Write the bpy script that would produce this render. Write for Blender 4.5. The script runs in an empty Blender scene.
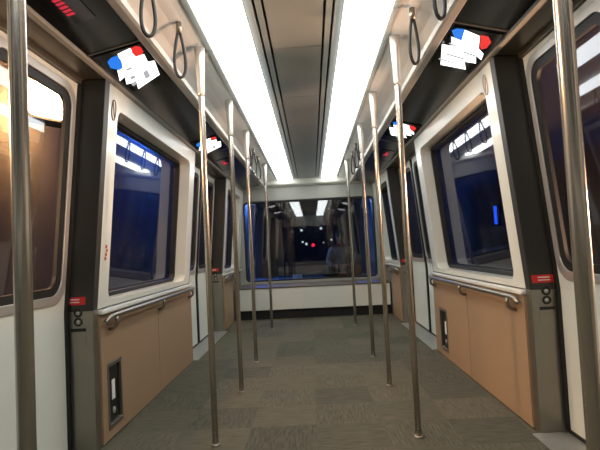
import bpy, bmesh, math, random
from mathutils import Vector, Matrix
random.seed(4)
PI = math.pi
scene = bpy.context.scene
COL = scene.collection

# ------------------------------------------------------------------ materials
def lin(h):
    h = h.lstrip('#')
    out = []
    for i in (0, 2, 4):
        c = int(h[i:i+2], 16) / 255
        out.append(c / 12.92 if c <= .04045 else ((c + .055) / 1.055) ** 2.4)
    return (*out, 1)

def mat(name, hexcol, rough=.5, metal=0, noise=0, nscale=30, stretch=(1, 1, 1), bump=0, coat=0):
    m = bpy.data.materials.new(name); m.use_nodes = True
    nt = m.node_tree; b = nt.nodes['Principled BSDF']
    b.inputs['Base Color'].default_value = lin(hexcol)
    b.inputs['Roughness'].default_value = rough
    b.inputs['Metallic'].default_value = metal
    b.inputs['Coat Weight'].default_value = coat
    b.inputs['Coat Roughness'].default_value = .08
    if noise or bump:
        tc = nt.nodes.new('ShaderNodeTexCoord'); mp = nt.nodes.new('ShaderNodeMapping')
        mp.inputs['Scale'].default_value = stretch
        nz = nt.nodes.new('ShaderNodeTexNoise'); nz.inputs['Scale'].default_value = nscale
        nz.inputs['Detail'].default_value = 4
        nt.links.new(tc.outputs['Object'], mp.inputs['Vector']); nt.links.new(mp.outputs['Vector'], nz.inputs['Vector'])
        if noise:
            mx = nt.nodes.new('ShaderNodeMix'); mx.data_type = 'RGBA'
            c = lin(hexcol)
            mx.inputs[6].default_value = tuple(v * (1 - noise) for v in c[:3]) + (1,)
            mx.inputs[7].default_value = tuple(min(1, v * (1 + noise)) for v in c[:3]) + (1,)
            nt.links.new(nz.outputs['Fac'], mx.inputs[0]); nt.links.new(mx.outputs[2], b.inputs['Base Color'])
        if bump:
            bp = nt.nodes.new('ShaderNodeBump'); bp.inputs['Strength'].default_value = bump
            bp.inputs['Distance'].default_value = .004
            nt.links.new(nz.outputs['Fac'], bp.inputs['Height']); nt.links.new(bp.outputs['Normal'], b.inputs['Normal'])
    return m

def emit(name, col, strength):
    m = bpy.data.materials.new(name); m.use_nodes = True
    nt = m.node_tree; b = nt.nodes['Principled BSDF']
    b.inputs['Base Color'].default_value = (.02, .02, .02, 1)
    b.inputs['Emission Color'].default_value = col if not isinstance(col, str) else lin(col)
    b.inputs['Emission Strength'].default_value = strength
    return m

def glass(name, tint, f0):
    m = bpy.data.materials.new(name); m.use_nodes = True
    nt = m.node_tree; nt.nodes.clear(); N = nt.nodes.new; K = nt.links.new
    out = N('ShaderNodeOutputMaterial'); mix = N('ShaderNodeMixShader')
    tr = N('ShaderNodeBsdfTransparent'); gl = N('ShaderNodeBsdfGlossy')
    tr.inputs['Color'].default_value = tint; gl.inputs['Roughness'].default_value = .02
    geo = N('ShaderNodeNewGeometry'); dot = N('ShaderNodeVectorMath'); dot.operation = 'DOT_PRODUCT'
    K(geo.outputs['Incoming'], dot.inputs[0]); K(geo.outputs['Normal'], dot.inputs[1])
    ab = N('ShaderNodeMath'); ab.operation = 'ABSOLUTE'; K(dot.outputs['Value'], ab.inputs[0])
    sb = N('ShaderNodeMath'); sb.operation = 'SUBTRACT'; sb.inputs[0].default_value = 1; K(ab.outputs[0], sb.inputs[1])
    pw = N('ShaderNodeMath'); pw.operation = 'POWER'; K(sb.outputs[0], pw.inputs[0]); pw.inputs[1].default_value = 5
    ml = N('ShaderNodeMath'); ml.operation = 'MULTIPLY_ADD'; K(pw.outputs[0], ml.inputs[0])
    ml.inputs[1].default_value = 1 - f0; ml.inputs[2].default_value = f0
    K(ml.outputs[0], mix.inputs[0]); K(tr.outputs[0], mix.inputs[1]); K(gl.outputs[0], mix.inputs[2])
    K(mix.outputs[0], out.inputs['Surface'])
    return m

def carpet():
    m = bpy.data.materials.new('carpet_tiles'); m.use_nodes = True
    nt = m.node_tree; b = nt.nodes['Principled BSDF']; N = nt.nodes.new; K = nt.links.new
    b.inputs['Roughness'].default_value = .95
    b.inputs['Specular IOR Level'].default_value = .15
    tc = N('ShaderNodeTexCoord')
    ck = N('ShaderNodeTexChecker'); ck.inputs['Scale'].default_value = 1 / .42
    K(tc.outputs['Object'], ck.inputs['Vector'])
    ck.inputs[1].default_value = (0, 0, 0, 1); ck.inputs[2].default_value = (1, 1, 1, 1)
    def streak(sc):
        mp = N('ShaderNodeMapping'); mp.inputs['Scale'].default_value = sc
        nz = N('ShaderNodeTexNoise'); nz.inputs['Scale'].default_value = 1; nz.inputs['Detail'].default_value = 3
        K(tc.outputs['Object'], mp.inputs['Vector']); K(mp.outputs['Vector'], nz.inputs['Vector'])
        return nz
    a, c = streak((90, 9, 1)), streak((9, 90, 1))
    mx = N('ShaderNodeMix'); mx.data_type = 'FLOAT'
    K(ck.outputs['Fac'], mx.inputs[0]); K(a.outputs['Fac'], mx.inputs[2]); K(c.outputs['Fac'], mx.inputs[3])
    cell = N('ShaderNodeTexWhiteNoise'); cell.noise_dimensions = '3D'
    sn = N('ShaderNodeVectorMath'); sn.operation = 'SNAP'; sn.inputs[1].default_value = (.42, .42, 10)
    K(tc.outputs['Object'], sn.inputs[0]); K(sn.outputs[0], cell.inputs['Vector'])
    ad = N('ShaderNodeMath'); ad.operation = 'MULTIPLY_ADD'; ad.inputs[1].default_value = .22
    K(cell.outputs['Value'], ad.inputs[0]); K(mx.outputs[0], ad.inputs[2])
    rp = N('ShaderNodeValToRGB'); K(ad.outputs[0], rp.inputs[0])
    rp.color_ramp.elements[0].position = .35; rp.color_ramp.elements[0].color = lin('#424239')
    rp.color_ramp.elements[1].position = .95; rp.color_ramp.elements[1].color = lin('#655f50')
    K(rp.outputs['Color'], b.inputs['Base Color'])
    bp = N('ShaderNodeBump'); bp.inputs['Strength'].default_value = .3; bp.inputs['Distance'].default_value = .004
    K(mx.outputs[0], bp.inputs['Height']); K(bp.outputs['Normal'], b.inputs['Normal'])
    return m

M = dict(
    carpet=carpet(),
    white=mat('white_gelcoat', '#d2d2c8', .28, noise=.04, nscale=3, coat=.4),
    door=mat('white_door_paint', '#d4d6cc', .4, noise=.03, nscale=4),
    beige=mat('beige_laminate', '#947a5f', .5, noise=.09, nscale=60),
    steel=mat('brushed_stainless', '#c0bcb4', .34, .6, noise=.08, nscale=8, stretch=(1, 1, 40)),
    steel_dk=mat('dark_brushed_stainless', '#8f897e', .33, .85, noise=.08, nscale=10, stretch=(40, 40, 1)),
    cove=mat('satin_cove_aluminium', '#dcdad4', .28, .2, noise=.05, nscale=6, stretch=(1, 8, 1)),
    pole=mat('pole_stainless', '#d6d1c9', .27, .95),
    ceil=mat('grey_ceiling_panel', '#949a98', .3, .0, noise=.03, nscale=4),
    ceil_dk=mat('ceiling_shadow_gap', '#2a2a28', .8),
    black=mat('black_overhead_panel', '#0b0b0b', .2, coat=.1, noise=.2, nscale=5),
    rubber=mat('black_rubber', '#121212', .6),
    seal=mat('door_seal_rubber', '#0c0c0c', .5),
    screen=mat('screen_black_glass', '#0a0b0d', .12),
    concrete=mat('tunnel_concrete', '#6a665e', .85, noise=.25, nscale=3, bump=.5),
    shell=mat('car_shell_grey', '#77756e', .6, noise=.05),
    grey=mat('grey_moulding', '#8f8f88', .5, noise=.04),
    ledge=mat('brown_grey_ledge', '#574d40', .45, noise=.1, nscale=20),
    toe=mat('black_toe_kick', '#0e0e0d', .6),
    red=mat('red_sticker', '#c02020', .5), offwhite=mat('offwhite_print', '#d8cfc8', .5),
    redmark=mat('faded_red_print', '#b0563e', .6), palemark=mat('faded_pink_print', '#b39a92', .6), brownmark=mat('brown_print', '#6d5448', .6),
    post_dk=mat('dark_upper_post', '#34322e', .45, .3, noise=.08, nscale=10, stretch=(40, 40, 1)),
    keydk=mat('key_switch_dark', '#2c2a27', .35, .6),
    plate=mat('pale_label', '#d6d8d6', .5),
    threshold=mat('threshold_aluminium', '#9a9a94', .45, .6, noise=.1, nscale=30),
    lampbox=mat('lamp_housing', '#33302c', .6, .3),
    skin=mat('skin', '#9c6a50', .55), hair=mat('hair', '#15110e', .6), shirt=mat('pale_shirt', '#938676', .85, noise=.1),
    redcloth=mat('red_collar', '#a03428', .85), trousers=mat('dark_trousers', '#16171c', .9), eye=mat('eye_dark', '#0b0908', .3),
    diffuser=emit('light_diffuser', (.98, 1, .975, 1), 7.8),
    sodium=emit('sodium_lamp', (1, .45, .15, 1), 600),
    bluefill=emit('added_blue_fill', (.04, .19, 1, 1), 1400), bluetube=emit('blue_tube', (.02, .12, 1, 1), 3), warmfill_left=emit('added_warm_fill_left', (1, .52, .22, 1), 1700), warmfill_right=emit('added_warm_fill_right', (1, .50, .25, 1), 2600),  # all but the tube are emitters of lamps added to tint cabin and windows
    scr_white=emit('screen_white', (1, 1, 1, 1), 2.4), scr_blue=emit('screen_blue', (.0, .2, .85, 1), 1.0),
    scr_red=emit('screen_red', (.85, .02, .02, 1), 1.0), scr_grey=emit('screen_grey', (.45, .45, .47, 1), 1.0),
    led=emit('red_led', (.85, .02, .06, 1), .7),
    sig_red=emit('signal_red', (1, .02, .06, 1), 3), sig_white=emit('signal_white', (.9, 1, .95, 1), 1.6),
    glass=glass('tinted_side_glass', (.55, .6, .68, 1), .07),
    endglass=glass('tinted_end_glass', (.62, .66, .70, 1), .11),
)

# ------------------------------------------------------------------ mesh helpers
def wl(o):
    v = Vector((0, 0, 0))
    while o:
        v += o.location; o = o.parent
    return v

class MB:
    def __init__(s): s.bm = bmesh.new()
    def hexa(s, p):           # 8 points: bottom loop 0-3, top loop 4-7
        v = [s.bm.verts.new(q) for q in p]
        for f in ((0, 1, 2, 3), (4, 5, 6, 7), (0, 1, 5, 4), (1, 2, 6, 5), (2, 3, 7, 6), (3, 0, 4, 7)):
            s.bm.faces.new([v[i] for i in f])
        return s
    def box(s, x0, x1, y0, y1, z0, z1):
        return s.hexa([(x0, y0, z0), (x1, y0, z0), (x1, y1, z0), (x0, y1, z0), (x0, y0, z1), (x1, y0, z1), (x1, y1, z1), (x0, y1, z1)])
    def poly(s, front, back):  # prism between two matching loops
        a = [s.bm.verts.new(q) for q in front]; b = [s.bm.verts.new(q) for q in back]; n = len(a)
        s.bm.faces.new(a); s.bm.faces.new(b[::-1])
        for i in range(n): s.bm.faces.new([a[i], b[i], b[(i+1) % n], a[(i+1) % n]])
        return s
    def tube(s, path, r, n=12, caps=True, closed=False):
        path = [Vector(p) for p in path]; m = len(path)
        rs = r if isinstance(r, (list, tuple)) else [r] * m
        rings = []; ref = None
        for i, p in enumerate(path):
            if closed: t = path[(i+1) % m] - path[i-1]
            else: t = path[min(i+1, m-1)] - path[max(i-1, 0)]
            t.normalize()
            if ref is None:
                ref = t.orthogonal().normalized()
            ref = (ref - t * ref.dot(t))
            ref.normalize(); bi = t.cross(ref)
            rings.append([s.bm.verts.new(p + (ref * math.cos(2*PI*k/n) + bi * math.sin(2*PI*k/n)) * rs[i]) for k in range(n)])
        for i in range(m if closed else m - 1):
            A, B = rings[i], rings[(i+1) % m]
            for k in range(n): s.bm.faces.new([A[k], A[(k+1) % n], B[(k+1) % n], B[k]])
        if caps and not closed:
            s.bm.faces.new(rings[0][::-1]); s.bm.faces.new(rings[-1])
        return s
    def ball(s, c, r, sc=(1, 1, 1), u=14, v=10):
        bmesh.ops.create_uvsphere(s.bm, u_segments=u, v_segments=v, radius=r,
            matrix=Matrix.Translation(c) @ Matrix.Diagonal((*sc, 1)))
        return s
    def build(s, name, m, parent=None, bevel=0, smooth=False):
        bm = s.bm
        bmesh.ops.recalc_face_normals(bm, faces=bm.faces)
        me = bpy.data.meshes.new(name)
        o = bpy.data.objects.new(name, me); COL.objects.link(o)
        if parent:
            off = wl(parent); o.parent = parent
        else:
            xs = [v.co.x for v in bm.verts]; ys = [v.co.y for v in bm.verts]; zs = [v.co.z for v in bm.verts]
            off = Vector(((min(xs)+max(xs))/2, (min(ys)+max(ys))/2, min(zs))); o.location = off
        bmesh.ops.translate(bm, verts=bm.verts, vec=-off)
        if smooth:
            for f in bm.faces: f.smooth = True
        bm.to_mesh(me); bm.free()
        me.materials.append(M[m])
        if bevel:
            b = o.modifiers.new('bevel', 'BEVEL'); b.width = bevel; b.segments = 2; b.limit_method = 'ANGLE'
        return o

def thing(name, label, cat, loc, group=None):
    o = bpy.data.objects.new(name, None); COL.objects.link(o); o.location = loc
    o.empty_display_size = .1
    o['label'] = label; o['category'] = cat
    if group: o['group'] = group
    return o
def tag(o, label, cat, group=None):
    o['label'] = label; o['category'] = cat
    if group: o['group'] = group
    return o
def struct(o): o['kind'] = 'structure'; return o
def copy_thing(r, loc, label):
    c = r.copy(); COL.objects.link(c); c.location = loc; c['label'] = label
    for ch in r.children:
        d = ch.copy(); COL.objects.link(d); d.parent = c
        for g in ch.children:
            e = g.copy(); COL.objects.link(e); e.parent = d
    return c

# car section: floor z=0, upright wall to the waist, then leaning in to the cove
WAIST, TOP, XW, XT = .83, 2.25, 1.30, 1.175
def xw(z): return XW if z <= WAIST else XW - (XW - XT) * (z - WAIST) / (TOP - WAIST)
def P(side, y, z, d): return (side * (xw(z) - d), y, z)
def wbox(mb, side, y0, y1, z0, z1, d0, d1):
    mb.hexa([P(side, y0, z0, d0), P(side, y1, z0, d0), P(side, y1, z0, d1), P(side, y0, z0, d1),
             P(side, y0, z1, d0), P(side, y1, z1, d0), P(side, y1, z1, d1), P(side, y0, z1, d1)])
    return mb
def rrect(a0, a1, b0, b1, r, k=8):
    pts = []
    for (ca, cb, st) in ((a1-r, b1-r, 0), (a0+r, b1-r, 90), (a0+r, b0+r, 180), (a1-r, b0+r, 270)):
        for i in range(k+1):
            t = math.radians(st + 90*i/k); pts.append((ca + r*math.cos(t), cb + r*math.sin(t)))
    return pts
def ring(mb, f, outer, inner, r, d0, d1, k=8, ro=0):
    """slab with a rounded opening; f(a,b,d)->3D point"""
    I = rrect(*inner, r, k)
    if ro: O = rrect(*outer, ro, k)
    else:
        a0, a1, b0, b1 = outer; cs = [(a1, b1), (a0, b1), (a0, b0), (a1, b0)]
        O = [cs[i // (k+1)] for i in range(len(I))]
    bm = mb.bm; n = len(I)
    V = {}
    def vv(p, d):
        key = (round(p[0], 6), round(p[1], 6), d)
        if key not in V: V[key] = bm.verts.new(f(p[0], p[1], d))
        return V[key]
    for i in range(n):
        j = (i+1) % n
        for d in (d0, d1):
            q = []
            for x in (vv(O[i], d), vv(O[j], d), vv(I[j], d), vv(I[i], d)):
                if x not in q: q.append(x)
            if len(q) > 2: bm.faces.new(q)
        bm.faces.new([vv(I[i], d0), vv(I[j], d0), vv(I[j], d1), vv(I[i], d1)])
        if O[i] != O[j]: bm.faces.new([vv(O[i], d0), vv(O[j], d0), vv(O[j], d1), vv(O[i], d1)])
    return mb
def slab(mb, f, rect, r, d0, d1):
    pts = rrect(*rect, r)
    return mb.poly([f(a, b, d0) for a, b in pts], [f(a, b, d1) for a, b in pts])

YA, YB = -.95, 9.28
SN = {-1: 'left', 1: 'right'}

# ------------------------------------------------------------------ floor, ceiling, shell
struct(MB().box(-1.50, 1.50, YA - .1, 9.30, -.12, 0).build('floor', 'carpet'))
struct(MB().box(-1.5, 1.5, YA - .1, YB + .02, 2.45, 2.52).build('ceiling', 'ceil_dk'))
mb = MB()
y = -.99
while y < 9.0:
    y1 = min(y + 1.03, 9.08)
    mb.box(-.155, .155, y + .003, y1 - .003, 2.42, 2.45)
    for s in (-1, 1):
        a, b = sorted((s*.17, s*.203)); mb.box(a, b, y, y1, 2.42, 2.45)
        a, b = sorted((s*.217, s*.258)); mb.box(a, b, y, y1, 2.418, 2.45)
    y += 1.03
struct(mb.build('trim_1', 'ceil'))

ni = [1]
def nn(): ni[0] += 1; return f'trim_{ni[0]}'
win_n = [0]; door_n = [0]

def window_bay(side, y0, y1, oy0, oy1):
    win_n[0] += 1
    f = lambda a, b, d: P(side, a, b, d)
    mb = MB(); ring(mb, f, (y0, y1, WAIST, TOP), (oy0, oy1, .875, 2.10), .075, 0, -.15)
    w = struct(mb.build(f'window_{win_n[0]}', 'white', smooth=False, bevel=.006))
    g = MB(); slab(g, f, (oy0 - .03, oy1 + .03, .845, 2.13), .08, -.152, -.158); g.build('window_pane', 'glass', w)
    g = MB(); ring(g, f, (oy0 + .002, oy1 - .002, .877, 2.098), (oy0 + .028, oy1 - .028, .903, 2.072), .06, -.105, -.151, ro=.075)
    g.build('window_gasket', 'rubber', w)
    g = MB(); wbox(g, side, y0, y1, WAIST - .035, WAIST - .004, .0, .035); g.build('window_sill', 'white', w, bevel=.008)
    return w

def door_leaf(side, y0, y1):
    door_n[0] += 1
    f = lambda a, b, d: P(side, a, b, d)
    mb = MB()
    wbox(mb, side, y0, y1, .025, WAIST, -.155, -.195)
    ring(mb, f, (y0, y1, WAIST, 2.20), (y0 + .06, y1 - .06, .915, 2.15), .10, -.155, -.195)
    d = struct(mb.build(f'door_{door_n[0]}', 'door'))
    g = MB(); slab(g, f, (y0 + .05, y1 - .05, .905, 2.16), .1, -.178, -.184); g.build('door_pane', 'glass', d)
    g = MB(); ring(g, f, (y0 + .035, y1 - .035, .89, 2.172), (y0 + .085, y1 - .085, .94, 2.125), .10, -.146, -.156, ro=.12)
    g.build('door_window_trim', 'steel', d, bevel=.004)
    g = MB(); ring(g, f, (y0 + .075, y1 - .075, .93, 2.135), (y0 + .135, y1 - .135, .985, 2.08), .07, -.157, -.177, ro=.10)
    g.build('door_window_gasket', 'rubber', d)
    for yy in (y0, y1):
        a, b = (yy, yy + .022) if yy == y0 else (yy - .022, yy)
        g = MB(); wbox(g, side, a, b, .03, WAIST, -.135, -.1545); wbox(g, side, a, b, WAIST, 2.195, -.135, -.1545)
        g.build('door_seal', 'seal', d)
    g = MB(); wbox(g, side, y0, y1, .012, .03, -.148, -.19); g.build('door_bottom_seal', 'seal', d)

BAYS = dict(win=(3.045, 5.33, 3.20, 5.14), end=(7.31, 9.10, 7.47, 8.75), rear=(-.9, .70, -.7, .5))
DOORS = dict(near=(1.12, 2.97), far=(5.36, 7.235))
for s in (-1, 1):
    mb = MB()
    for k in ('win', 'end', 'rear'):
        y0, y1 = BAYS[k][:2]
        wbox(mb, s, y0, y1, 0, WAIST - .005, -.003, -.20)
    for (y0, y1) in ((.70, 1.12), (5.33, 5.36), (9.10, 9.28)):
        wbox(mb, s, y0, y1, 0, WAIST, -.003, -.20); wbox(mb, s, y0, y1, WAIST, TOP, -.003, -.20)
    x0, x1 = sorted((s * (XT + .003), s * 1.50))
    mb.box(x0, x1, YA, YB, TOP, 2.45)
    struct(mb.build('wall_' + SN[s], 'shell'))
    window_bay(s, *BAYS['win']); window_bay(s, *BAYS['end'])
    window_bay(s, *BAYS['rear'])
    for (a, b) in DOORS.values():
        mid = (a + b) / 2
        door_leaf(s, mid + .002, b - .004); door_leaf(s, a + .01, mid - .002)
        g = MB(); x0, x1 = sorted((s * 1.172, s * 1.50)); g.box(x0, x1, a, b, 2.235, 2.252); wbox(g, s, a, b, 2.205, 2.235, -.14, -.2); struct(g.build(nn(), 'steel_dk'))       # header over the doors
        x0, x1 = sorted((s * 1.245, s * 1.50))
        struct(MB().box(x0, x1, a, b, 0, .010).build(nn(), 'threshold', bevel=.003))
    # cove beside the lights and the rail below it
    prof = [(.574, 2.424), (.62, 2.418), (.68, 2.402), (.74, 2.374), (.785, 2.342), (.785, 2.352), (.74, 2.384), (.68, 2.412), (.62, 2.428), (.574, 2.434)]
    g = MB(); g.poly([(s*a, YA, b) for a, b in prof], [(s*a, 9.08, b) for a, b in prof]); struct(g.build(nn(), 'cove'))
    prof = [(.782, 2.345), (.786, 2.312), (.80, 2.302), (.838, 2.302), (.850, 2.312), (.852, 2.345)]
    g = MB(); g.poly([(s*a, YA, b) for a, b in prof], [(s*a, 9.08, b) for a, b in prof]); struct(g.build(nn(), 'steel'))
    # trim along the top of the wall
    prof = [(1.150, 2.258), (1.152, 2.236), (1.176, 2.230), (1.180, 2.258)]
    g = MB(); g.poly([(s*a, YA, b) for a, b in prof], [(s*a, 9.08, b) for a, b in prof]); struct(g.build(nn(), 'grey'))

# front end: header, window and jambs
f = lambda a, b, d: (a, d, b)
mb = MB(); ring(mb, f, (-1.45, 1.45, .50, 2.45), (-1.205, 1.205, .565, 2.04), .08, 9.14, 9.24)
win_n[0] += 1
w = struct(mb.build(f'window_{win_n[0]}', 'grey', bevel=.01))
g = MB(); slab(g, f, (-1.23, 1.23, .54, 2.07), .08, 9.205, 9.212); g.build('window_pane', 'endglass', w)
g = MB(); ring(g, f, (-1.203, 1.203, .567, 2.038), (-1.175, 1.175, .595, 2.01), .06, 9.165, 9.203, ro=.075); g.build('window_gasket', 'rubber', w)
struct(MB().box(-1.45, 1.45, 9.15, 9.28, 0, .49).build('wall_front', 'shell'))
g = MB(); prof = [(9.08, 2.44), (9.05, 2.40), (9.04, 2.34), (9.06, 2.31), (9.14, 2.28), (9.14, 2.44)]
g.poly([(-1.17, a, b) for a, b in prof], [(1.17, a, b) for a, b in prof]); struct(g.build(nn(), 'white', bevel=.01))
# rear end
mb = MB(); ring(mb, f, (-1.45, 1.45, .50, 2.45), (-1.1, 1.1, .62, 2.0), .08, YA, YA - .1)
win_n[0] += 1
w = struct(mb.build(f'window_{win_n[0]}', 'grey', bevel=.01))
g = MB(); slab(g, f, (-1.13, 1.13, .59, 2.03), .08, YA - .06, YA - .067); g.build('window_pane', 'endglass', w)
struct(MB().box(-1.45, 1.45, YA - .1, YA, 0, .49).build('wall_rear', 'beige'))

# ------------------------------------------------------------------ tunnel outside
struct(MB().box(-3.3, -3.0, -4, 42, -.9, 4.3).build('wall_outer_left', 'concrete'))
struct(MB().box(3.0, 3.3, -4, 42, -.9, 4.3).build('wall_outer_right', 'concrete'))
struct(MB().box(-3, 3, -4, 42, -1.1, -.9).build('floor_outer', 'concrete'))
struct(MB().box(-3.3, 3.3, -4, 42, 4.3, 4.5).build('ceiling_outer', 'concrete'))
struct(MB().box(-3, 3, 42, 42.3, -.9, 4.3).build('wall_outer_end', 'concrete'))
g = MB().box(-1.30, 1.30, 9.30, 10.5, .28, .56); g.box(-1.2, 1.2, 9.30, 10.4, -.12, .28)
struct(g.build(nn(), 'shell', bevel=.03))

def floodlight(name, label, x, y, z, yaw, pitch, m, w=.40, h=.34, bulge=.16, visor=0):
    t = thing(name, label, 'lamp', (x, y, z))
    R = Matrix.Rotation(yaw, 4, 'Z') @ Matrix.Rotation(pitch, 4, 'X')
    def add(nm, b, mm):
        bmesh.ops.transform(b.bm, matrix=Matrix.Translation((x, y, z)) @ R, verts=b.bm.verts); return b.build(nm, mm, t)
    b = MB(); ring(b, lambda a, c, d: (a, d, c), (-w/2 - .03, w/2 + .03, -h/2 - .03, h/2 + .03), (-w/2, w/2, -h/2, h/2), .05, .02, -.1); b.box(-w/2, w/2, .02, .06, -h/2, h/2)
    if visor:
        xa, xb = sorted((visor * (w/2 + .031), visor * (w/2 + .045))); b.box(xa, xb, -.22, .02, -h/2 - .05, h/2 + .05)  # visor keeps the added lamps' reflections out of the windows
    add('lamp_housing', b, 'lampbox')
    b = MB(); b.ball((0, -.06, 0), 1, (w*.5, bulge, h*.5), 24, 16); add('lamp_lens', b, m)
    # arm to the tunnel wall
    s = -1 if x < 0 else 1
    b = MB().tube([(x, y, z), (s * 3.01, y + .05, z + .1)], .025); b.build('lamp_arm', 'lampbox', t)
    return t
floodlight('floodlight', 'glaring orange-white floodlight in tunnel outside the near left door window', -2.62, 4.95, 2.74, 1.05, -.25, 'sodium', .48, .42)
floodlight('floodlight', 'added orange fill floodlight outside the near right door, beyond the picture edge', 2.62, 2.6, .95, -PI/2, -.1, 'warmfill_right', .3, .25, .07, -1)  # unseen lamp added to warm the left window reveal
floodlight('floodlight', 'added orange fill floodlight outside the near left door, beyond the picture edge', -2.62, 1.9, 1.7, PI/2, -.1, 'warmfill_left', .3, .25, .07, 1)  # unseen lamp added to warm the right door, post and panels
floodlight('added_blue_light', 'added blue fill lamp high on wall beyond the left windows', -2.5, 9.3, 3.8, -PI/2, -.2, 'bluefill', .35, .25)  # added to wash the tunnel wall blue behind the left window
floodlight('added_blue_light', 'added blue fill lamp high on left wall far beyond the end window', -2.2, 24, 3.85, -PI/2, -.35, 'bluefill', .5, .3)  # added, hidden above the window top, to turn its left edge blue
floodlight('added_blue_light', 'added blue fill lamp high on right wall far beyond the end window', 2.2, 23, 3.85, PI/2, -.35, 'bluefill', .4, .25)  # added the same way to turn the right edge blue
t = thing('tube_lamp', 'thin upright blue tube lamp seen through the big right window', 'lamp', (2.95, 7.9, 1.36))
MB().box(2.955, 3.0, 7.86, 7.94, 1.34, 1.68).build('tube_backplate', 'lampbox', t)
MB().tube([(2.93, 7.9, 1.36), (2.93, 7.9, 1.66)], .022, 10).build('tube', 'bluetube', t, smooth=True)
for zz in (1.355, 1.665): MB().box(2.90, 2.96, 7.87, 7.93, zz - .012, zz + .012).build('tube_socket', 'lampbox', t)

sig = [(-.78, 41.9, 2.66, .11, 'sig_white', 'left of two small white lights high in the dark tunnel'),
       (.86, 41.9, 2.74, .11, 'sig_white', 'right of two small white lights high in the dark tunnel'),
       (-.72, 41.9, 1.68, .09, 'sig_white', 'outer pale lamp to the left of the red tunnel signal'),
       (-.42, 41.9, 1.50, .11, 'sig_white', 'inner pale lamp to the left of the red tunnel signal'),
       (.14, 41.9, 1.38, .15, 'sig_red', 'bright red signal lamp in the dark tunnel ahead'),
       (1.02, 41.9, 1.55, .06, 'sig_white', 'faint pale lamp just right of the red tunnel signal'),
       (1.68, 41.9, 1.75, .08, 'sig_white', 'small white lamp furthest right in the dark tunnel')]
for x, y, z, r, m, lab in sig:
    t = thing('signal_lamp', lab, 'signal light', (x, y, z), 'signal lights in the tunnel')
    MB().tube([(x, y + .12, z), (x, y - .06, z), (x, y - .10, z)], [r*1.15, r*1.15, r*1.2], 16).build('lamp_housing', 'lampbox', t)
    MB().ball((x, y - .10, z), r, (1, .5, 1)).build('lamp_lens', m, t, smooth=True)

# ------------------------------------------------------------------ ceiling lights
words = ['nearest', 'second', 'third', 'fourth', 'last']
for s in (-1, 1):
    segs = [(-.95, 1.03), (1.03, 3.09), (3.09, 5.15), (5.15, 7.21), (7.21, 9.03)]
    for i, (y0, y1) in enumerate(segs):
        lab = f'{["rearmost", "nearest visible", "second visible", "third visible", "furthest"][i]} glowing white section of the {SN[s]} ceiling light strip'
        t = thing('ceiling_light', lab, 'ceiling light', (s * .40, (y0 + y1)/2, 2.418), 'white ceiling light strips')
        a, b = sorted((s * .272, s * .532))
        pr = [(.268, 2.424), (.272, 2.395), (.284, 2.384), (.508, 2.384), (.522, 2.395), (.530, 2.424)]
        MB().poly([(s*p, y0 + .003, q) for p, q in pr], [(s*p, y1 - .003, q) for p, q in pr]).build('light_diffuser', 'diffuser', t)
        for (p, q) in ((.259, .267), (.531, .572)):
            a2, b2 = sorted((s * p, s * q)); MB().box(a2, b2, y0 + .002, y1 - .002, 2.416, 2.430).build('light_frame', 'grey', t, bevel=.003)
        MB().box(a + .01, b - .01, y0 + .01, y1 - .01, 2.425, 2.449).build('light_tray', 'ceil_dk', t)

# ------------------------------------------------------------------ overhead black panels with screens and led signs
D = Vector((.30, -.072)); DL = D.length; Dn = D / DL; Nn = Vector((-.072, -.30)).normalized()
def Q(s, y, b, h):           # b: distance from the rail along the panel, h: height off its face towards the aisle
    p = Vector((.853, 2.325)) + Dn * b + Nn * h
    return (s * p.x, y, p.y)
pan = [(YA, 1.10, 'rearmost black overhead panel'), (1.12, 2.66, 'black overhead panel above the near'), (2.68, 5.60, 'black overhead panel above the large window'),
       (5.62, 6.76, 'black overhead panel above the far'), (6.78, 9.06, 'black overhead panel furthest down the car')]
labs = {0: 'black overhead panel at the rear on the {} side', 1: 'black overhead panel above the near {} door', 2: 'long black overhead panel above the big {} window',
        3: 'black overhead panel above the far {} door', 4: 'black overhead panel by the end wall on the {} side'}
W_L = [(2.793, .171), (2.769, .088), (2.887, .097), (2.884, .048), (2.995, .063), (3.004, .024), (3.215, .059), (3.338, .247), (3.219, .217), (3.213, .282), (3.096, .245), (3.138, .296), (2.987, .251), (2.974, .213)]
B_L = [(2.814, .219), (2.807, .177), (2.89, .186), (2.974, .213), (2.99, .24), (2.93, .27), (2.85, .255)]
R_L = [(2.772, .085), (2.762, .055), (2.79, .035), (2.85, .04), (2.877, .058), (2.887, .097), (2.83, .10)]
W_R = [(2.77, .084), (2.812, .181), (2.969, .227), (3.026, .275), (3.114, .292), (3.064, .242), (3.177, .279), (3.18, .207), (3.298, .252), (3.291, .084), (2.992, .015), (2.994, .072), (2.877, .039), (2.903, .102)]
B_R = [(2.768, .041), (2.762, .082), (2.902, .105), (2.88, .06), (2.849, .043), (2.80, .02)]
R_R = [(2.796, .18), (2.80, .225), (2.86, .262), (2.941, .265), (2.97, .245), (2.949, .228)]
G_L = [[(3.09, .10), (3.11, .135), (3.22, .155), (3.20, .115)], [(2.99, .165), (3.0, .205), (3.03, .21), (3.02, .17)], [(3.11, .19), (3.12, .225), (3.17, .235), (3.16, .2)], [(3.2, .215), (3.22, .255), (3.27, .258), (3.25, .22)]]
G_R = [[(3.03, .15), (3.06, .24), (3.08, .24), (3.05, .15)], [(3.10, .07), (3.13, .19), (3.155, .2), (3.12, .07)], [(3.19, .05), (3.22, .16), (3.24, .17), (3.21, .05)], [(2.95, .05), (2.97, .09), (2.99, .09), (2.97, .05)]]
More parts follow.
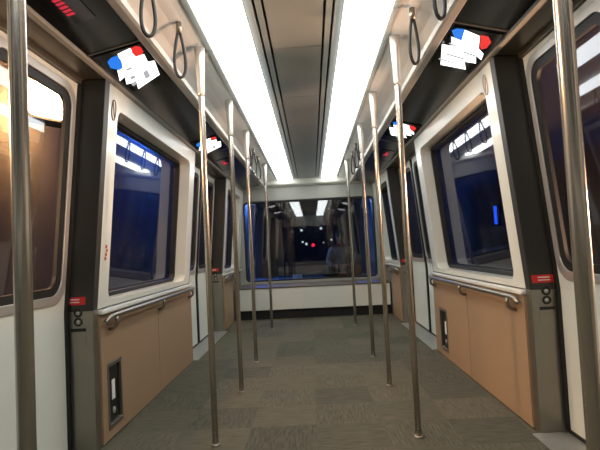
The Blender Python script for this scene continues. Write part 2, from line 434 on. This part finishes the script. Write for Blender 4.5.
for s in (-1, 1):
    for i, (y0, y1, _) in enumerate(pan):
        t = thing('overhead_panel', labs[i].format(SN[s]), 'overhead panel', Q(s, (y0+y1)/2, .15, 0))
        g = MB(); g.poly([Q(s, y0, .0, 0), Q(s, y1, .0, 0), Q(s, y1, .305, 0), Q(s, y0, .305, 0)],
                         [Q(s, y0, .0, -.02), Q(s, y1, .0, -.02), Q(s, y1, .305, -.02), Q(s, y0, .305, -.02)])
        g.build('panel_board', 'black', t, bevel=.003)
        if i in (2, 3):
            g = MB(); g.poly([Q(s, y0 - .018, .0, .004), Q(s, y0 - .004, .0, .004), Q(s, y0 - .004, .305, .004), Q(s, y0 - .018, .305, .004)],
                             [Q(s, y0 - .018, .0, -.02), Q(s, y0 - .004, .0, -.02), Q(s, y0 - .004, .305, -.02), Q(s, y0 - .018, .305, -.02)])
            g.build('seam_strip', 'steel_dk', t)
    W, B, Rr, G = (W_L, B_L, R_L, G_L) if s < 0 else (W_R, B_R, R_R, G_R)
    def screen(dy, lab, db=0):
        t = thing('display_screen', lab, 'screen', Q(s, 3.05 + dy, .15, .001), 'lit information screens on the overhead panels')
        def pl(pts, h0, h1): return MB().poly([Q(s, y + dy, b + db, h1) for y, b in pts], [Q(s, y + dy, b + db, h0) for y, b in pts])
        pl([(2.755, .025), (3.36, .025), (3.36, .295), (2.755, .295)], .0005, .008).build('screen_glass', 'screen', t)
        pl(W, .0082, .0095).build('white_graphic', 'scr_white', t)
        pl(B, .0082, .0098).build('blue_graphic', 'scr_blue', t)
        pl(Rr, .0082, .0098).build('red_graphic', 'scr_red', t)
        for gg in G: pl(gg, .0096, .0100).build('grey_line', 'scr_grey', t)
    screen(-.06 if s < 0 else -.045, f'near {SN[s]} overhead screen glowing white with blue and red shapes', -.014 if s < 0 else 0)
    screen(2.0 if s > 0 else 2.2, f'far {SN[s]} overhead screen glowing white with blue and red shapes')
    for (yc, lab) in ((2.21, f'dim red lettering sign above the near {SN[s]} door'), (6.30, f'dim red lettering sign above the far {SN[s]} door')):
        t = thing('led_sign', lab, 'sign', Q(s, yc, .18, .001), 'red lettering signs above the doors')
        def pl(pts, h0, h1): return MB().poly([Q(s, y, b, h1) for y, b in pts], [Q(s, y, b, h0) for y, b in pts])
        pl([(yc - .22, .10), (yc + .12, .10), (yc + .12, .25), (yc - .22, .25)], .0005, .006).build('sign_glass', 'screen', t)
        for k in range(5):
            y = yc - .11 + k * .032
            pts = [(y, .168), (y + .02, .163), (y + .026, .2), (y + .006, .205)]
            pl(pts, .0062, .007).build('led_mark', 'led', t)
        if yc > 5:
            pl([(yc + .03, .15), (yc + .09, .15), (yc + .09, .21), (yc + .03, .21)], .0062, .007).build('led_mark', 'led', t)

# ------------------------------------------------------------------ grab poles
PX = .60
def make_pole(s, y, label):
    x = s * PX
    t = thing('grab_pole', label, 'pole', (x, y, 0), 'stainless grab poles')
    MB().tube([(x, y, .008), (x, y, 2.12), (x, y, 2.40)], [.019, .019, .019], 16).build('pole_tube', 'pole', t, smooth=True)
    MB().tube([(x, y, 2.10), (x, y, 2.115), (x, y, 2.20), (x, y, 2.34), (x, y, 2.402)], [.0215, .0235, .0235, .030, .034], 16).build('top_sleeve', 'steel', t, smooth=True)
    MB().tube([(x, y, .001), (x, y, .006), (x, y, .012)], [.027, .026, .022], 16).build('floor_flange', 'steel_dk', t, smooth=True)
    return t
for s in (-1, 1):
    S = SN[s]
    p0 = make_pole(s, 3.01, f'stainless grab pole on the {S} standing before the big {S} window')
    for y, lab in ((1.075, f'stainless grab pole closest to the viewer at the {S} picture edge'),
                   (4.11, f'second stainless pole of the {S} row beside the big window'),
                   (5.18, f'third stainless pole of the {S} row, before the far {S} door'),
                   (7.24, f'last stainless pole of the {S} row, before the end bench')):
        copy_thing(p0, (s * PX, y, 0), lab)

# ------------------------------------------------------------------ hanging straps
def make_strap(s, y, label):
    x, zt = s * .635, 2.40
    t = thing('hanging_strap', label, 'strap', (x, y, zt), 'black rubber hanging straps')
    ca, sa = math.cos(.5), math.sin(.5)
    MB().tube([(x, y, zt + .006), (x, y, zt - .055)], .016, 12).build('strap_hanger', 'steel_dk', t, smooth=True)
    pts = []
    for i in range(40):
        a = 2 * PI * i / 40
        h = (1 - math.cos(a)) / 2                      # 0 top .. 1 bottom
        w = .038 * math.sin(a) * (.35 + .75 * h)
        pts.append((x + w * ca, y + w * sa, zt - .04 - .26 * h))
    MB().tube(pts, .0085, 8, closed=True).build('strap_loop', 'rubber', t, smooth=True)
    return t
for s in (-1, 1):
    S = SN[s]
    st = make_strap(s, 2.66, f'black rubber strap hanging closest before the first {S} pole with sleeve')
    for y, lab in ((2.13, f'black rubber strap cut by the top edge, above the near {S} door'),
                   (1.60, f'black rubber strap furthest back over the near {S} door'),
                   (5.62, f'first black strap beyond the third {S} pole'), (6.15, f'middle black strap of three over the far {S} door'),
                   (6.68, f'last black strap before the final {S} pole')):
        copy_thing(st, (s * .635, y, 2.40), lab)

# ------------------------------------------------------------------ door posts
def door_post(s, yf, y1, label):
    # the broad face looks back along the car (towards -y)
    t = thing('door_post', label, 'door post', (s * 1.39, yf + .03, 0), 'stainless door posts')
    g = MB(); wbox(g, s, yf, y1, .0, WAIST, .004, -.20); g.build('lower_cover', 'steel_dk', t, bevel=.003)
    g = MB(); wbox(g, s, yf, y1, WAIST, 2.233, .004, -.20); g.build('upper_cover', 'post_dk', t, bevel=.003)  # upper part in a darker colour than the lower cover
    def face(d0, d1, z0, z1, h0, h1):
        return wbox(MB(), s, yf - h1, yf - h0, z0, z1, d0, d1)
    da = -.045 if s < 0 else -.012
    st = face(da, da - .14, .870, .916, .0004, .0022).build('warning_sticker', 'red', t)
    for zz in (.902, .886): face(da - .035, da - .105, zz - .003, zz + .003, .0023, .003).build('sticker_print', 'offwhite', st)
    dc = -.085
    for zz in (.822, .768):
        X, Y, Z = P(s, yf - .003, zz, dc)
        pts = [(X + .021*math.cos(a), Y, zz + .021*math.sin(a)) for a in [2*PI*i/24 for i in range(24)]]
        k = MB().tube(pts, .0055, 8, closed=True).build('key_switch', 'keydk', t, smooth=True)
        MB().ball((X, Y + .001, zz), .011, (1, .35, 1)).build('key_core', 'steel', k, smooth=True)
    face(dc + .045, dc - .045, .712, .730, .0004, .002).build('card_slot', 'seal', t)
    face(dc + .048, dc - .048, .612, .703, .0004, .003).build('access_plate', 'steel_dk', t, bevel=.001)
    return t
for s in (-1, 1):
    S = SN[s]
    door_post(s, 2.975, 3.043, f'tall stainless post with red sticker and key switches by the near {S} door')
    door_post(s, 7.24, 7.308, f'stainless post with small red sticker beyond the far {S} door')

# ------------------------------------------------------------------ beige wainscot panels, cabinets, handrails
def side_panel(s, y0, y1, label, hole=None):
    f = lambda a, b, d: P(s, a, b, d)
    mb = MB()
    if hole:
        h0, h1 = hole
        ring(mb, f, (h0 - .06, h1 + .06, .012, .79), (h0, h1, .07, .48), .006, .0145, -.002, k=2)
        wbox(mb, s, y0, h0 - .06, .012, .79, .0145, -.002); wbox(mb, s, h1 + .06, y1, .012, .79, .0145, -.002)
        bmesh.ops.remove_doubles(mb.bm, verts=mb.bm.verts, dist=.0003)
    else: wbox(mb, s, y0, y1, .012, .79, .0145, -.002)
    o = mb.build('side_panel', 'beige', bevel=0)
    return tag(o, label, 'wall panel', 'beige wainscot panels')
for s in (-1, 1):
    S = SN[s]
    hn = (3.13, 3.36) if s < 0 else None
    hf = (4.85, 5.12) if s > 0 else None
    side_panel(s, 3.052, 4.185, f'beige laminate panel below the big {S} window, nearer half' , hn)
    side_panel(s, 4.193, 5.328, f'beige laminate panel below the big {S} window, farther half', hf)
    side_panel(s, 7.315, 8.10, f'beige laminate panel between the far {S} post and the end bench')
    h = hn or hf
    f = lambda a, b, d: P(s, a, b, d)
    t = thing('recessed_cabinet', 'recessed dark glass cabinet low in the beige panel by the near left post' if s < 0 else 'narrow recessed dark cabinet low in the right beige panel near the far door',
              'cabinet', P(s, (h[0]+h[1])/2, .07, 0))
    g = MB(); ring(g, f, (h[0] + .001, h[1] - .001, .071, .479), (h[0] + .022, h[1] - .022, .095, .455), .008, .019, -.0005, k=3, ro=.008); g.build('cabinet_frame', 'steel_dk', t, bevel=.002)
    g = MB(); wbox(g, s, h[0] + .021, h[1] - .021, .094, .456, .004, .0005); g.build('cabinet_glass', 'screen', t)
    g = MB(); wbox(g, s, h[0] + .085, h[0] + .135, .235, .36, .0045, .006); g.build('cabinet_label', 'plate', t)
    g = MB().ball(P(s, h[0] + .11, .165, .007), .022, (.3, 1, 1)); g.build('cabinet_latch', 'steel', t, smooth=True)
    for (y0, y1, lab) in ((3.08, 5.31, f'stainless handrail under the sill of the big {S} window'), (7.34, 8.05, f'short stainless handrail at the far {S} end window')):
        t = thing('handrail', lab, 'handrail', P(s, (y0+y1)/2, .77, .05))
        ext = [P(s, y0, .745, .036), P(s, y0 + .004, .75, .04), P(s, y0 + .02, .772, .055), P(s, y0 + .05, .778, .060)]
        ext2 = [P(s, y1 - .05, .778, .060), P(s, y1 - .02, .772, .055), P(s, y1 - .004, .75, .04), P(s, y1, .745, .036)]
        MB().tube(ext + ext2, .016, 12).build('rail_tube', 'steel_dk', t, smooth=True)
        for yb in ((y0 + .10, (y0+y1)/2, y1 - .10) if y1 - y0 > 1.5 else (y0 + .1, y1 - .1)):
            MB().tube([P(s, yb, .775, .060), P(s, yb, .745, .070), P(s, yb, .715, .064), P(s, yb, .698, .045), P(s, yb, .692, .0175)], .012, 10).build('rail_bracket', 'steel_dk', t, smooth=True)
            
# stickers on the window surrounds
def decal_oval(s, y, z, label):
    pts = [P(s, y + .032*math.cos(a), z + .065*math.sin(a), .0025) for a in [2*PI*i/28 for i in range(28)]]
    t = thing('sticker', label, 'sticker', P(s, y, z - .07, .002))
    MB().tube(pts, .0035, 6, closed=True).build('sticker_ring', 'brownmark' if s < 0 else 'palemark', t, smooth=True)
    MB().tube([P(s, y - .02, z + .06, .0025), P(s, y + .02, z - .06, .0025)], .0035, 6).build('sticker_bar', 'brownmark' if s < 0 else 'palemark', t)
decal_oval(-1, 3.125, 2.08, 'faint oval prohibition mark at top corner of the left window surround')
decal_oval(1, 3.165, 2.12, 'faint reddish oval mark at top corner of the right window surround')
g = MB(); 
for k, (dy, z) in enumerate(((0, 1.215), (.012, 1.19), (.0, 1.165), (-.006, 1.14))): wbox(g, -1, 3.115 + dy, 3.142 + dy, z - .012, z + .009, .0008, .002)
tag(g.build('sticker', 'redmark'), 'small red mark on the white left window surround beside the post', 'sticker')

# ------------------------------------------------------------------ end bench
t = thing('end_bench', 'long low white bench box across the end of the car under the window', 'bench', (0, 8.7, 0))
MB().box(-1.275, 1.275, 8.26, 8.285, .155, .505).build('front_panel', 'white', t, bevel=.006)
MB().box(-1.275, 1.275, 8.33, 8.345, .001, .16).build('toe_kick', 'toe', t)
MB().box(-1.275, 1.275, 8.25, 9.135, .506, .530).build('bench_top', 'ledge', t, bevel=.006)
t = thing('rear_bench', 'low bench box across the rear of the car behind the viewer', 'bench', (0, -.55, 0))
MB().box(-1.275, 1.275, -.20, -.18, .155, .505).build('front_panel', 'white', t, bevel=.006)
MB().box(-1.275, 1.275, -.25, -.24, .001, .16).build('toe_kick', 'toe', t)
MB().box(-1.275, 1.275, -.94, -.17, .506, .530).build('bench_top', 'ledge', t, bevel=.006)
g = MB().hexa([(-.36, 9.40, .561), (-.18, 9.40, .561), (-.18, 9.43, .561), (-.36, 9.43, .561), (-.36, 9.45, .655), (-.18, 9.45, .655), (-.18, 9.46, .655), (-.36, 9.46, .655)])
tag(g.build('notice_plate', 'plate'), 'small pale plate standing low behind the end window', 'plate')

# ------------------------------------------------------------------ seated person behind the end window
def skin(name, pts, edges, radii, m, parent, root=0, sub=2):
    me = bpy.data.meshes.new(name); me.from_pydata(pts, edges, [])
    o = bpy.data.objects.new(name, me); COL.objects.link(o); o.parent = parent
    me.materials.append(M[m])
    sk = o.modifiers.new('skin', 'SKIN'); sk.use_smooth_shade = True
    if not me.skin_vertices: me.attributes
    for i, v in enumerate(me.skin_vertices[0].data):
        r = radii[i]; v.radius = r if isinstance(r, tuple) else (r, r); v.use_root = (i == root)
    sb = o.modifiers.new('sub', 'SUBSURF'); sb.levels = sub; sb.render_levels = sub
    return o
def skin_obj(name, pts, edges, radii, m, parent, root=0):
    bm = bmesh.new(); me = bpy.data.meshes.new(name); me.from_pydata(pts, edges, [])
    bm.from_mesh(me); bm.verts.layers.skin.verify(); bm.to_mesh(me); bm.free()
    return skin_mesh(name, me, radii, m, parent, root)
def skin_mesh(name, me, radii, m, parent, root):
    o = bpy.data.objects.new(name, me); COL.objects.link(o); o.parent = parent
    me.materials.append(M[m])
    for i, v in enumerate(me.skin_vertices[0].data):
        r = radii[i]; v.radius = r if isinstance(r, tuple) else (r, r); v.use_root = (i == root)
    sk = o.modifiers.new('skin', 'SKIN'); sk.use_smooth_shade = True
    sb = o.modifiers.new('sub', 'SUBSURF'); sb.levels = 2; sb.render_levels = 2
    return o
px, py, pz = .585, 9.75, .562
per = thing('person', 'person in pale shirt with red collar sitting cross-legged behind dark end window', 'person', (px, py, pz))
# local coords: -y faces the camera, z up from the seat
bp_ = [(0, .04, .11), (0, .05, .25), (0, .03, .42), (0, .02, .53), (0, .01, .60), (0, 0, .67), (0, -.015, .76), (0, -.01, .82)]
br_ = [(.15, .11), (.14, .10), (.16, .10), (.12, .085), .055, .06, (.078, .095), (.06, .075)]
be_ = [(i, i + 1) for i in range(7)]
def chain(start, pts, rad):
    prev = start
    for p, r in zip(pts, rad):
        bp_.append(p); br_.append(r); be_.append((prev, len(bp_) - 1)); prev = len(bp_) - 1
    return prev
for s in (-1, 1):
    e = chain(3, [(s*.17, .02, .52), (s*.235, -.01, .37), (s*.26, -.06, .27), (s*.17, -.19, .22), (s*.10, -.25, .21)], [.062, .05, .045, .036, .028])
    # palm, thumb, four fingers resting over the other hand
    e = chain(e, [(s*.055, -.275, .205)], [(.034, .018)])
    for k in range(4):
        fy = -.30 + k * .018
        L = (.055, .065, .06, .045)[k]
        chain(e, [(s*.035, fy, .205), (s*(.035 - L*.55), fy - .012, .195), (s*(.035 - L), fy - .008, .178)], [.0095, .0085, .007])
    chain(e, [(s*.05, -.30, .225), (s*.03, -.318, .23)], [.011, .009])
    k = chain(0, [(s*.12, -.02, .10), (s*.25, -.14, .12), (s*.36, -.26, .10), (s*.22, -.33, .065), (s*.02 , -.36 + (.04 if s > 0 else 0), .055), (-s*.07, -.36 + (.04 if s > 0 else 0), .05)],
              [.10, .085, .065, .055, .04, .036])
body = skin_obj('body', bp_, be_, br_, 'skin', per)
# clothing and hair
sp = [(0, .04, .13), (0, .05, .25), (0, .03, .42), (0, .02, .53), (0, .015, .575)]; sr = [(.17, .13), (.158, .118), (.178, .118), (.135, .1), .075]
se = [(0, 1), (1, 2), (2, 3), (3, 4)]
for s in (-1, 1):
    n = len(sp); sp += [(s*.17, .02, .52), (s*.235, -.01, .37), (s*.26, -.06, .27), (s*.18, -.175, .222)]; sr += [.075, .064, .06, .05]
    se += [(3, n), (n, n+1), (n+1, n+2), (n+2, n+3)]
skin_obj('shirt', sp, se, sr, 'shirt', per)
tp = [(0, .04, .11), (0, .05, .16)]; tr_ = [(.165, .115), (.165, .12)]; te = [(0, 1)]
for s in (-1, 1):
    n = len(tp); o_ = .04 if s > 0 else 0
    tp += [(s*.12, -.02, .105), (s*.25, -.14, .125), (s*.36, -.26, .105), (s*.22, -.33, .07), (s*.06, -.355 + o_, .06)]; tr_ += [.112, .098, .078, .068, .052]
    te += [(0, n), (n, n+1), (n+1, n+2), (n+2, n+3), (n+3, n+4)]
skin_obj('trousers', tp, te, tr_, 'trousers', per)
W0 = Vector((px, py, pz))
def loc(x, y, z): return W0 + Vector((x, y, z))
MB().ball(loc(0, .012, .80), .098, (.88, 1.05, .92)).build('hair', 'hair', per, smooth=True)
g = MB().hexa([loc(-.05, -.095, .60), loc(.05, -.095, .60), loc(.05, -.06, .60), loc(-.05, -.06, .60), loc(-.06, -.07, .655), loc(.06, -.07, .655), loc(.06, -.03, .655), loc(-.06, -.03, .655)])
g.tube([loc(.075*math.cos(a), .01 + .075*math.sin(a), .615) for a in [2*PI*i/20 for i in range(20)]], .02, 8, closed=True)
g.build('collar', 'redcloth', per, smooth=True)
for s in (-1, 1):
    MB().ball(loc(s*.031, -.098, .765), .011).build('eye', 'eye', per, smooth=True)
    MB().ball(loc(s*.078, .0, .755), .026, (.4, .7, 1.1)).build('ear', 'skin', per, smooth=True)
MB().ball(loc(0, -.112, .735), .016, (.8, 1, 1.5)).build('nose', 'skin', per, smooth=True)
MB().ball(loc(0, -.094, .695), .02, (1.2, .5, .3)).build('mouth', 'redcloth', per, smooth=True)

# ------------------------------------------------------------------ world, camera, colour
w = bpy.data.worlds.new('tunnel_dark'); scene.world = w; w.use_nodes = True
w.node_tree.nodes['Background'].inputs[0].default_value = (.01, .011, .013, 1)
w.node_tree.nodes['Background'].inputs[1].default_value = 1

F_PX, VPX, VPY, ROLL = 500, 312, 248, .05
cam = bpy.data.cameras.new('camera'); co = bpy.data.objects.new('camera', cam); COL.objects.link(co)
cam.sensor_fit = 'HORIZONTAL'; cam.sensor_width = 36; cam.lens = F_PX / 600 * 36; cam.clip_start = .02
# orientation: the +Y axis of the car projects to (VPX, VPY); the picture is rolled by ROLL
c, s_ = math.cos(ROLL), math.sin(ROLL)
fy = Vector(((VPX - 300) / F_PX, -(VPY - 225) / F_PX, -1)).normalized()          # +Y in camera axes
right0 = Vector((c, s_, 0)); right = (right0 - fy * right0.dot(fy)).normalized()   # +X in camera axes
up = right.cross(fy) 
Rm = Matrix((right, fy, up))      # rows: world axes in camera coords -> camera to world
co.matrix_world = Matrix.Translation((.03, 0, 1.14)) @ Rm.to_4x4()
scene.camera = co
vs = scene.view_settings
scene.display_settings.display_device = 'sRGB'
vs.view_transform = 'Standard'; vs.look = 'None'; vs.gamma = 1; vs.use_curve_mapping = False; vs.exposure = 0
